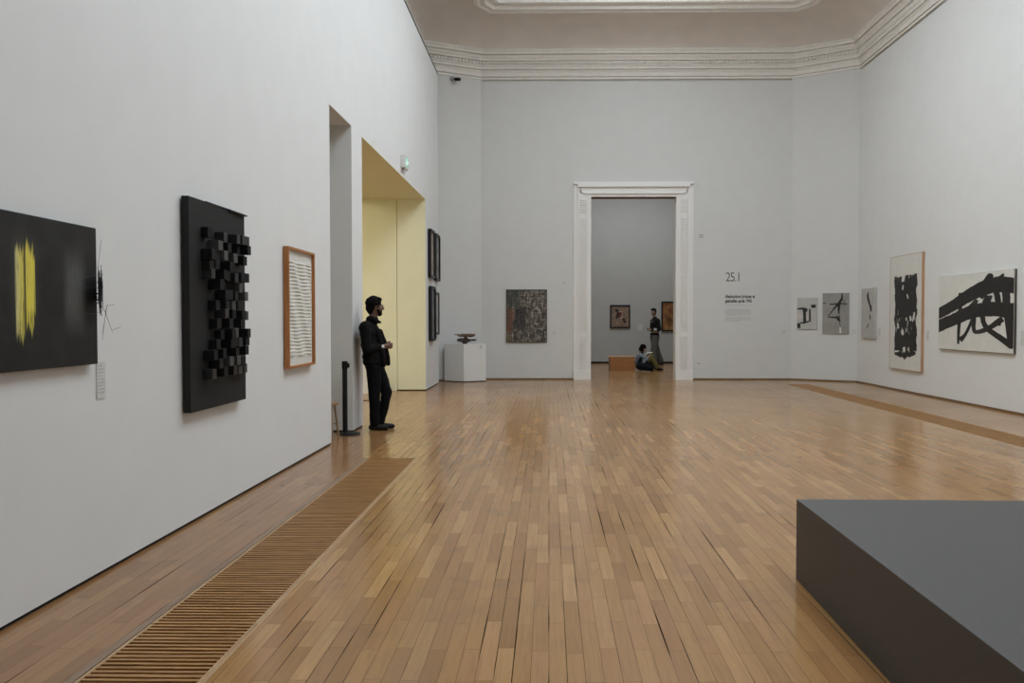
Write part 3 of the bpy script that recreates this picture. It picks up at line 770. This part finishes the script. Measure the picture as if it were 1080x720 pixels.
def px2(px,py,Y=18.36): return ((px-579)/830*Y+1.98, H-(py-338)/830*Y-.875)
m=MB()
for px,py,rx,rz in ((487,359.0,.125,.048),(493,359.2,.09,.045),(499,358.8,.085,.028),(484.5,358.8,.07,.036)):
    x,zz=px2(px,py); m.ell((x,0,zz),(rx,.10,rz))
m.cap((px2(490,357.5)[0],0,.03),.06,(px2(491,355)[0],0,.08),.07)
m.remesh('lower_body',BRONZE,o,.008,2)
m=MB()
for px,py,rx,rz in ((490,353.8,.15,.040),(496,354.0,.10,.044),(486,354,.08,.032),(500,353.4,.03,.025)):
    x,zz=px2(px,py); m.ell((x,-.01,zz),(rx,.10,rz))
x,zz=px2(486,353.4); x2,z2=px2(479.5,353.0); m.cap((x,0,zz),.02,(x2,-.02,z2),.012)
x3,z3=px2(491,357); m.cap((x3,0,z3),.04,(x3,0,z3+.05),.045)
m.remesh('upper_body',RUST,o,.008,2)

# ------------------------------------------------------------ foreground plinth
o=thing('display_plinth','large low dark grey display plinth in the right foreground','plinth',(1.36,4.32,0),R(-.9))
m=MB(); m.box((0,-3.9,.0),(2.6,0,.44),.003)
PL=simple('plinth_grey_paint',(.066,.0625,.0605),.55,var=.04,scale=40,bump=.03); m.build('body',PL,o)

# ------------------------------------------------------------ stanchion, stool, plinth, cable by the openings
o=thing('barrier_post','black retractable belt barrier post beside the pier','barrier post',(-2.53,9.76,0))
m=MB(); m.cone((.03,0,0),(.03,0,.018),.145,.14,32); m.cone((.03,0,.018),(.03,0,.032),.135,.06,32); m.build('base',METALB,o,smooth=False)
MB().cone((-.015,0,.03),(-.015,0,.87),.031,.031,20).build('post',METALB,o)
m=MB(); m.cone((-.015,0,.82),(-.015,0,.915),.036,.036,20); m.build('belt_head',BLACK,o)
MB().box((.018,-.022,.835),(.042,.022,.89),.004).build('belt_clip',BLACK,o)
o=thing('stool','pale wooden stool with splayed legs, half hidden behind the wall edge','stool',(-2.70,9.40,0))
m=MB(); m.cone((0,0,.405),(0,0,.435),.165,.17,32); m.build('seat',PINE,o)
for a in (45,135,225,315):
    c,s=math.cos(R(a)),math.sin(R(a)); MB().cone((c*.115+.02,s*.10,.41),(c*.19,s*.19,0),.014,.011,10).build('leg',PINE,o)
MB().cone((.13,.13,.17),(-.13,-.13,.17),.007,.007,8).build('stretcher',PINE,o)
o=thing('display_plinth','small white plinth standing in the wide opening behind the man','plinth',(-3.85,15.2,0))
MB().box((-.1,0,0),(.37,.45,.56),.004).build('body',PEDW,o)
m=MB(); pts=[(-3.72,14.0),(-3.45,13.9),(-3.25,13.95),(-3.08,14.15),(-2.98,14.5),(-2.99,15.0)]
pts=[(-3.62,13.65),(-3.38,13.78),(-3.22,13.92),(-3.12,14.2),(-3.30,14.7),(-3.46,15.1)]
for a,b in zip(pts[:-1],pts[1:]): m.cone((a[0],a[1],.006),(b[0],b[1],.006),.006,.006,6)
tag(m.build('power_cable',BLACK),'short black cable lying on the floor of the wide opening','cable')
c_=bpy.data.objects['power_cable']; ctr=Vector((-3.3,14.3,0))
for v in c_.data.vertices: v.co-=ctr
c_.location=ctr

# bench in far room
o=thing('bench','low orange-brown wooden block bench in the room beyond the doorway','bench',(2.075,22.5,0))
MB().box((-.35,-.25,.0),(.355,.25,.375),.004).build('body',BENCHW,o)
MB().box((-.40,-.255,.375),(.358,.255,.405),.004).build('seat_board',woodmat('bench_top',(.40,.22,.10),(.52,.32,.16),'x',.5),o)

# ------------------------------------------------------------ people
def cloth(name,c,rough=.9): return simple(name,c,rough,var=.15,scale=60,bump=.2,spec=.12)
V=Vector
# --- leaning man (faces +X)
def leaning_man():
    SK=simple('brown_skin',(.13,.065,.042),.5,var=.08); HAIR=simple('black_hair',(.006,.005,.005),.85,bump=.5,scale=90,var=.3,spec=.08)
    JK=cloth('black_jacket_wool',(.007,.0065,.007)); TR=cloth('black_trouser_cotton',(.005,.005,.006)); SHO=simple('black_shoe_leather',(.006,.0055,.0055),.5,spec=.25)
    o=thing('person','bearded man in a black jacket and trousers leaning against the pier with hands clasped','person',(-2.25,10.22,0))
    # local x forward, y to his left (away from the camera), z up
    head=V((-.010,.0,1.60)); hr=Euler((0,R(4),R(-28)))   # head turned slightly
    hr=Euler((0,R(3),R(20)))
    def hp(x,y,z): v=V((x,y,z)); v.rotate(hr); return head+v
    m=MB()
    # skull, face
    m.ell(hp(-.012,0,.022),(.092,.074,.098),hr); m.ell(hp(.030,0,-.035),(.062,.056,.078),hr)
    m.ell(hp(.055,0,-.085),(.030,.030,.026),hr)                       # chin
    m.cap(hp(.088,0,.008),.010,hp(.106,0,-.024),.013)                 # nose
    m.cap(hp(.082,-.03,.022),.012,hp(.082,.03,.022),.012)             # brow
    m.cap(hp(.084,-.016,-.056),.008,hp(.084,.016,-.056),.008); m.cap(hp(.083,-.013,-.066),.007,hp(.083,.013,-.066),.007)
    for s in (-1,1):
        m.ell(hp(-.005,s*.076,-.008),(.018,.008,.030),hr); m.ell(hp(.070,s*.031,-.035),(.022,.018,.022),hr)
    m.chain([((-.055,0,1.40),.070),((-.035,0,1.47),.056),(hp(-.02,0,-.04),.054)])
    # trunk and limbs (continuous beneath the clothes)
    m.chain([((-.085,0,1.34),.095),((-.07,0,1.15),.105),((-.035,0,.95),.10),((-.03,0,.86),.10)])
    m.cap((-.10,-.15,1.335),.06,(-.10,.15,1.335),.06)
    hips=[(-.02,-.085,.84),(-.02,.085,.84)]
    m.chain([(hips[0],.08),((-.015,-.085,.44),.055),((-.012,-.085,.09),.038)]); m.chain([(hips[1],.08),((.125,.06,.475),.055),((.045,.03,.10),.038)])
    shR=(-.105,-.185,1.335); elR=(-.07,-.235,1.055); wrR=(.095,-.10,1.085)
    shL=(-.105,.185,1.335); elL=(-.03,.235,1.065); wrL=(.10,.075,1.09)
    m.chain([(shR,.05),(elR,.038),(wrR,.026)]); m.chain([(shL,.05),(elL,.038),(wrL,.026)])
    # right hand: palm over the left fist
    pr=V((.150,-.035,1.098)); m.cap(V(wrR),.024,pr,.026); m.ell(pr,(.038,.020,.036),Euler((0,R(-8),R(25))))
    for k in range(4):
        zz=1.124-k*.0175; L=[.034,.040,.037,.030][k]
        a=V((.172,-.022,zz)); b=a+V((.028,.018,.0)); c=b+V((.004,L*.8,-.003)); d=c+V((-.022,.016,-.002))
        m.chain([(a,.0095),(b,.009),(c,.0085),(d,.0078)],1)
    m.chain([((.145,-.045,1.118),.011),((.160,-.035,1.142),.010),((.178,-.012,1.150),.0085)],1)
    pl=V((.150,.025,1.090)); m.cap(V(wrL),.024,pl,.026); m.ell(pl,(.038,.021,.034),Euler((0,0,R(-25))))
    for k in range(4):
        zz=1.114-k*.0175
        a=V((.170,.018,zz)); b=a+V((.022,-.012,0)); c=b+V((-.006,-.022,-.002)); d=c+V((-.022,-.004,0))
        m.chain([(a,.0095),(b,.009),(c,.0085),(d,.0078)],1)
    m.chain([((.145,.035,1.11),.011),((.165,.022,1.135),.010),((.182,.004,1.140),.0085)],1)
    for i,(x,y,an) in enumerate(((-.012,-.085,-12),(.045,.03,10))): m.cap((x-.02,y,.050),.026,(x+.07,y+.07*math.tan(R(an)),.04),.022)
    body=m.remesh('body',SK,o,.0055,2)
    # hair
    m=MB(); m.ell(hp(-.030,0,.042),(.104,.094,.104),hr); m.ell(hp(-.060,0,-.01),(.068,.074,.085),hr); m.ell(hp(.03,0,.098),(.052,.060,.034),hr); m.ell(hp(-.05,0,-.07),(.05,.055,.04),hr)
    rr=random.Random(4)
    for k in range(60):
        th=rr.uniform(0,6.28); ph=rr.uniform(-.1,1.5); p=hp(-.030+.092*math.cos(th)*math.cos(ph),.083*math.sin(th)*math.cos(ph),.040+.094*math.sin(ph))
        q=p-head; q.rotate(hr.to_matrix().inverted()) if False else None
        if (p-hp(.10,0,-.01)).length>.075: m.ell(p,(.017,.017,.015),None,1)
    m.remesh('hair',HAIR,o,.006,1)
    m=MB(); m.ell(hp(.058,0,-.088),(.036,.040,.034),hr); m.cap(hp(.030,-.056,-.045),.017,hp(.062,-.030,-.088),.020); m.cap(hp(.030,.056,-.045),.017,hp(.062,.030,-.088),.020); m.cap(hp(.090,-.02,-.047),.006,hp(.090,.02,-.047),.006)
    m.remesh('beard',HAIR,o,.005,1)
    # glasses
    m=MB()
    for s in (-1,1):
        c=hp(.102,s*.032,.006)
        ring=[]
        for k in range(14):
            a=k/14*6.283; v=V((0,math.cos(a)*.024,math.sin(a)*.019)); v.rotate(hr); ring.append(c+v)
        for k in range(14): m.cone(ring[k],ring[(k+1)%14],.0016,.0016,5)
        m.cone(hp(.100,s*.056,.010),hp(.0,s*.082,.012),.0016,.0016,5)
    m.cone(hp(.104,-.008,.008),hp(.104,.008,.008),.0016,.0016,5); m.build('glasses',simple('wire_frame',(.35,.33,.30),.3,metal=1),o)
    # eyes
    for s in (-1,1):
        MB().ell(hp(.073,s*.031,.004),(.011,.011,.011)).build('eye',simple('eye_white',(.5,.48,.45),.2),o,smooth=True)
    # jacket
    m=MB()
    m.cap((-.11,-.165,1.340),.078,(-.11,.165,1.340),.078)
    m.ell((-.085,0,1.26),(.128,.205,.16)); m.ell((-.065,0,1.11),(.135,.19,.20)); m.ell((-.035,0,.95),(.150,.195,.17)); m.ell((-.03,0,.885),(.150,.20,.09))
    m.chain([((-.06,0,1.40),.085),((-.045,0,1.435),.073)])
    # front edges hanging open
    m.chain([((.03,-.07,1.28),.04),((.085,-.09,1.12),.04),((.115,-.10,.95),.035),((.125,-.10,.85),.03)]); m.chain([((.03,.07,1.28),.04),((.085,.09,1.12),.04),((.12,.10,.95),.035),((.135,.10,.85),.03)])
    m.chain([((-.105,-.19,1.33),.078),(V(elR)+V((0,0,.0)),.060),(V(wrR)+(V(elR)-V(wrR))*.18,.043)]); m.chain([((-.105,.19,1.33),.078),(V(elL),.060),(V(wrL)+(V(elL)-V(wrL))*.18,.043)])
    # collar
    m.chain([((-.09,-.06,1.45),.018),((-.02,-.072,1.435),.018),((.042,-.05,1.395),.017)]); m.chain([((-.09,.06,1.45),.018),((-.02,.072,1.435),.018),((.045,.05,1.395),.017)]); m.cap((-.105,-.05,1.455),.018,(-.105,.05,1.455),.018)
    jk=m.remesh('jacket',JK,o,.009,3,.012)
    # shirt cuff
    for wr,el in ((wrR,elR),(wrL,elL)):
        d=(V(wr)-V(el)).normalized(); MB().cone(V(wr)-d*.03,V(wr)+d*.018,.036,.034,16).build('shirt_cuff',simple('white_shirt_cotton',(.72,.72,.74),.8),o,smooth=False)
    m=MB(); m.ell((-.025,0,.84),(.125,.165,.12))
    m.chain([((-.02,-.085,.82),.100),((-.012,-.085,.62),.088),((-.010,-.085,.44),.075),((-.008,-.085,.25),.068),((-.006,-.085,.095),.064)])
    m.chain([((-.02,.08,.82),.100),((.06,.07,.64),.086),((.118,.06,.475),.074),((.085,.045,.28),.062),((.045,.03,.105),.056)])
    m.remesh('trousers',TR,o,.009,3,.014)
    def shoe(x,y,an,z=0):
        m=MB(); c,s=math.cos(R(an)),math.sin(R(an))
        def P(a,b,h): return V((x+a*c-b*s,y+a*s+b*c,h+z))
        m.cap(P(-.045,0,.040),.040,P(.05,0,.042),.042); m.cap(P(.05,0,.040),.042,P(.155,0,.034),.034); m.cap(P(-.01,0,.06),.044,P(-.012,0,.10),.046)
        m.box(P(0,0,0)+V((-.06,-.001,0)),P(0,0,0)+V((-.05,.001,.005)))
        s_=m.remesh('shoe',SHO,o,.006,2)
        for v in s_.data.vertices:
            if v.co.z<0.002+z: v.co.z=.002+z
        return s_
    shoe(-.008,-.085,-6); shoe(.040,.03,12)
    return o
leaning_man()

# --- standing visitor in the far room (faces left, towards -X)
def standing_visitor():
    SK=simple('pale_skin',(.30,.19,.14),.5); HA=simple('dark_hair',(.012,.010,.009),.85,spec=.1,bump=.6,scale=80)
    SW=cloth('black_sweater_knit',(.014,.014,.015)); WH=cloth('white_knit_band',(.42,.42,.40)); GP=cloth('grey_trouser_cloth',(.125,.125,.12)); SH=simple('black_trainer',(.012,.012,.013),.5)
    o=thing('person','standing visitor in a black striped sweater and wide grey trousers in the far room','person',(3.35,25.0,0),R(194))
    # local x forward (world -X); y to the visitor's left (towards the camera)
    m=MB(); hc=V((.045,.0,1.69)); hr=Euler((0,0,R(35)))
    def hp(x,y,z): v=V((x,y,z)); v.rotate(hr); return hc+v
    m.ell(hp(-.01,0,.02),(.090,.075,.100),hr); m.ell(hp(.028,0,-.035),(.060,.055,.080),hr); m.ell(hp(.05,0,-.09),(.028,.03,.025),hr); m.cap(hp(.085,0,.005),.010,hp(.102,0,-.025),.013); m.cap(hp(.08,-.014,-.06),.008,hp(.08,.014,-.06),.008)
    for s in (-1,1): m.ell(hp(-.005,s*.076,-.01),(.017,.008,.029),hr)
    m.chain([(hp(-.02,0,-.05),.052),((.0,0,1.53),.056),((-.01,0,1.46),.08)])
    m.chain([((-.02,0,1.42),.10),((-.01,0,1.2),.11),((0,0,1.0),.11)]); m.cap((-.02,-.15,1.42),.06,(-.02,.15,1.42),.06)
    m.chain([((0,-.09,.95),.085),((-.07,-.10,.52),.06),((-.23,-.10,.13),.042)]); m.chain([((0,.09,.95),.085),((.05,.09,.5),.06),((.06,.09,.09),.042)])
    m.chain([((-.02,.19,1.41),.05),((-.045,.24,1.14),.040),((.15,.15,1.12),.028)]); m.chain([((-.02,-.19,1.41),.05),((.0,-.24,1.13),.040),((.17,-.09,1.14),.028)])
    for s,w,h in ((1,V((.15,.15,1.12)),V((.215,.09,1.135))),(-1,V((.17,-.09,1.14)),V((.235,-.02,1.15)))):
        m.cap(w,.025,h,.027); d=(h-w).normalized(); up=V((0,0,1))
        for k in range(4):
            a=h+d*.015+up*(.026-.017*k); b=a+d*.035; c=b+V((.004,-s*.03,-.006)); m.chain([(a,.0095),(b,.009),(c,.008)],1)
        m.chain([(h+up*.02,.011),(h+up*.045+d*.02,.009),(h+up*.045+d*.045,.008)],1)
    m.remesh('body',SK,o,.007,2)
    m=MB(); m.ell(hp(-.025,0,.045),(.095,.086,.088),hr); m.ell(hp(-.05,0,-.01),(.066,.075,.075),hr); m.ell(hp(.05,0,.085),(.055,.07,.030),hr); m.remesh('hair',HA,o,.007,1)
    m=MB(); m.cap((-.02,-.16,1.42),.082,(-.02,.16,1.42),.082); m.ell((-.015,0,1.30),(.145,.225,.19)); m.ell((-.005,0,1.15),(.15,.215,.18)); m.cap((-.005,0,1.48),.08,(0,0,1.50),.07)
    m.chain([((-.02,.20,1.41),.082),((-.045,.25,1.15),.066),((.12,.165,1.125),.048)]); m.chain([((-.02,-.20,1.41),.082),((.0,-.25,1.14),.066),((.13,-.12,1.138),.046)])
    m.remesh('sweater',SW,o,.010,3,.012)
    m=MB(); m.ell((0,0,1.055),(.158,.205,.035)); m.build('white_hem_band',WH,o,smooth=True)
    m=MB(); m.cap((.035,.215,1.13),.061,(.075,.19,1.126),.058); m.build('grey_sleeve_band',WH,o,smooth=True)
    m=MB(); m.cap((.06,.20,1.128),.052,(.135,.155,1.12),.040); m.cap((.06,-.19,1.135),.05,(.15,-.10,1.14),.038); m.build('sweater_cuff',SW,o,smooth=True)
    m=MB(); m.ell((.118,.075,1.385),(.012,.02,.028)); m.build('chest_badge',WH,o,smooth=True)
    m=MB(); m.ell((0,0,.99),(.150,.195,.055)); m.build('dark_waistband',SW,o,smooth=True)
    m=MB(); m.ell((0,0,.93),(.145,.19,.12))
    m.chain([((0,.09,.90),.12),((.04,.095,.65),.115),((.06,.095,.40),.112),((.055,.095,.13),.105)]); m.chain([((0,-.09,.90),.12),((-.05,-.10,.65),.112),((-.12,-.10,.42),.110),((-.23,-.10,.15),.108)])
    m.remesh('trousers',GP,o,.011,3,.02)
    for x,y,zz,t in ((.05,.09,.045,0),(-.26,-.10,.055,0)):
        m=MB(); m.cap((x-.05,y,zz),.045,(x+.13,y,.038),.036); s_=m.remesh('shoe',SH,o,.008,1)
        for v in s_.data.vertices:
            v.co.z=max(v.co.z,.003)
standing_visitor()

# --- seated visitor reading on the floor beside the bench
def seated_visitor():
    SK=simple('light_skin',(.34,.22,.17),.5); HA=simple('brown_black_hair',(.008,.007,.006),.9,spec=.05,bump=.6,scale=80)
    SH=cloth('pale_blue_shirt',(.20,.235,.27)); BP=cloth('black_backpack_cloth',(.010,.011,.014)); TR=cloth('black_trousers_cloth',(.012,.012,.012)); OL=cloth('olive_bag_cloth',(.23,.19,.06))
    o=thing('person','seated visitor with dark hair reading on the floor beside the bench','person',(2.66,22.35,0),0)
    hc=V((.01,-.03,.625)); hr=Euler((0,R(28),R(-6)))
    def hp(x,y,z): v=V((x,y,z)); v.rotate(hr); return hc+v
    m=MB(); m.ell(hp(-.01,0,.02),(.088,.073,.096),hr); m.ell(hp(.028,0,-.035),(.058,.053,.076),hr); m.cap(hp(.083,0,.005),.010,hp(.10,0,-.025),.012); m.ell(hp(.05,0,-.085),(.027,.029,.024),hr)
    for s in (-1,1): m.ell(hp(-.005,s*.074,-.01),(.016,.008,.028),hr)
    m.chain([(hp(-.02,0,-.05),.048),((-.04,0,.50),.052),((-.06,0,.44),.075)])
    m.chain([((-.08,0,.42),.09),((-.10,0,.26),.10),((-.08,0,.13),.11)]); m.cap((-.07,-.14,.43),.05,(-.07,.14,.43),.05)
    # crossed legs
    m.chain([((-.05,-.09,.11),.085),((.22,-.12,.40),.06),((.40,-.11,.09),.040)]); m.chain([((-.05,.09,.11),.085),((.20,.12,.38),.06),((.36,.11,.09),.040)])
    m.chain([((-.06,-.18,.42),.045),((-.01,-.24,.24),.036),((.15,-.15,.41),.026)]); m.chain([((-.06,.18,.42),.045),((-.01,.24,.24),.036),((.15,.15,.41),.026)])
    for s in (-1,1):
        w=V((.15,s*.15,.41)); h=V((.185,s*.115,.455)); m.cap(w,.023,h,.024)
        for k in range(4):
            a=h+V((.005+.012*k,0,.012-.006*k)); b=a+V((.024,-s*.016,-.004)); m.chain([(a,.0085),(b,.008),(b+V((.004,-s*.018,-.006)),.0075)],1)
        m.chain([(h+V((-.01,0,.015)),.010),(h+V((.0,-s*.02,.032)),.0085),(h+V((.015,-s*.032,.032)),.0075)],1)
    m.remesh('body',SK,o,.007,2)
    m=MB(); m.ell(hp(-.028,0,.04),(.098,.088,.09),hr); m.ell(hp(-.05,0,-.02),(.07,.080,.095),hr); m.chain([(hp(-.01,-.075,.0),.028),(hp(.01,-.078,-.09),.026),(hp(.03,-.07,-.15),.018)]); m.chain([(hp(-.01,.075,.0),.028),(hp(.01,.078,-.09),.026),(hp(.03,.07,-.15),.018)])
    m.remesh('hair',HA,o,.007,1)
    m=MB(); m.cap((-.075,-.15,.43),.07,(-.075,.15,.43),.07); m.ell((-.08,0,.36),(.12,.19,.13)); m.ell((-.09,0,.24),(.125,.17,.14)); m.cap((-.05,0,.46),.07,(-.045,0,.485),.06)
    m.chain([((-.06,-.18,.42),.066),((-.01,-.245,.25),.055),((.10,-.18,.355),.043)]); m.chain([((-.06,.18,.42),.066),((-.01,.245,.25),.055),((.10,.18,.355),.043)])
    m.remesh('shirt',SH,o,.010,2,.012)
    m=MB(); m.ell((-.06,0,.13),(.16,.20,.11)); m.chain([((-.05,-.09,.12),.10),((.22,-.12,.40),.078),((.40,-.11,.11),.066)]); m.chain([((-.05,.09,.12),.10),((.20,.12,.38),.078),((.36,.11,.11),.066)])
    t_=m.remesh('trousers',cloth('olive_trouser_cloth',(.17,.145,.055)),o,.010,2,.012)
    for v in t_.data.vertices: v.co.z=max(v.co.z,.004)
    m=MB(); m.ell((-.06,-.235,.22),(.12,.05,.20)); m.cap((-.08,-.20,.40),.03,(-.05,-.24,.25),.05); m.cap((.22,-.26,.075),.07,(-.1,-.25,.14),.11); m.ell((.05,-.24,.16),(.17,.05,.14)); b_=m.remesh('dark_vest',BP,o,.010,2,.01)
    for x,y,an in ((.38,.11,4),(.42,-.11,-6)):
        m=MB(); m.cap((x,y,.045),.036,(x+.12*math.cos(R(an)),y+.12*math.sin(R(an)),.04),.032); m.remesh('shoe',BP,o,.008,1)
    # open book
    b=thing('book','open white paged book held by the seated visitor','book',(2.85,22.35,.468),0)
    m=MB(); 
    for s in (-1,1): m.ring([[(-.07,s*.002,-.0),(.09,s*.002,.03),(.09,s*.002,.042),(-.07,s*.002,.012)],[(-.07,s*.13,.02),(.09,s*.13,.05),(.09,s*.13,.058),(-.07,s*.13,.028)]])
    m.build('pages',simple('page_paper',(.78,.76,.66),.8),b)
    m=MB(); 
    for s in (-1,1): m.ring([[(-.075,0,-.006),(.095,0,.024),(.095,0,.028),(-.075,0,-.002)],[(-.075,s*.135,.014),(.095,s*.135,.044),(.095,s*.135,.048),(-.075,s*.135,.018)]])
    m.build('cover',OL,b)
seated_visitor()

# paint marks belong to the canvas they are on
for o in list(C.objects):
    if o.type=='EMPTY' or not o.parent: continue
    if o.name.split('.')[0] in ('brushstroke','pale_patch','white_patch','pale_gap','dark_red_shape','black_shape','pale_shape'):
        cv=[c for c in o.parent.children if c.name.split('.')[0]=='canvas']
        if cv: o.parent=cv[0]
# ------------------------------------------------------------ lights
def area(name,loc,rot,sx,sy,e,col=(1,1,1)):
    l=bpy.data.lights.new(name,'AREA'); l.shape='RECTANGLE'; l.size=sx; l.size_y=sy; l.energy=e; l.color=col
    o=bpy.data.objects.new(name,l); C.objects.link(o); o.location=loc; o.rotation_euler=rot; return o
area('side_room_light',(-6.9,12.8,4.55),(0,0,0),3,7,245,(1,.935,.70))
area('far_room_light',(2.5,23,6.25),(0,0,0),4,3,158,(.94,.975,1))
wd=bpy.data.worlds.new('world'); bpy.context.scene.world=wd; wd.use_nodes=True
wd.node_tree.nodes['Background'].inputs[0].default_value=(.6,.7,.8,1); wd.node_tree.nodes['Background'].inputs[1].default_value=.3

# ------------------------------------------------------------ camera
cam=bpy.data.cameras.new('camera'); co=bpy.data.objects.new('camera',cam); C.objects.link(co)
co.location=(0,0,H); co.rotation_euler=(R(90-1.518),0,R(.83)); cam.sensor_fit='HORIZONTAL'; cam.sensor_width=36; cam.lens=830/1080*36; cam.shift_x=-.025; cam.clip_end=200; cam.clip_start=.05
sc=bpy.context.scene; sc.camera=co
sc.view_settings.view_transform='Standard'; sc.view_settings.look='None'; sc.view_settings.gamma=1; sc.view_settings.exposure=0; sc.view_settings.use_curve_mapping=False
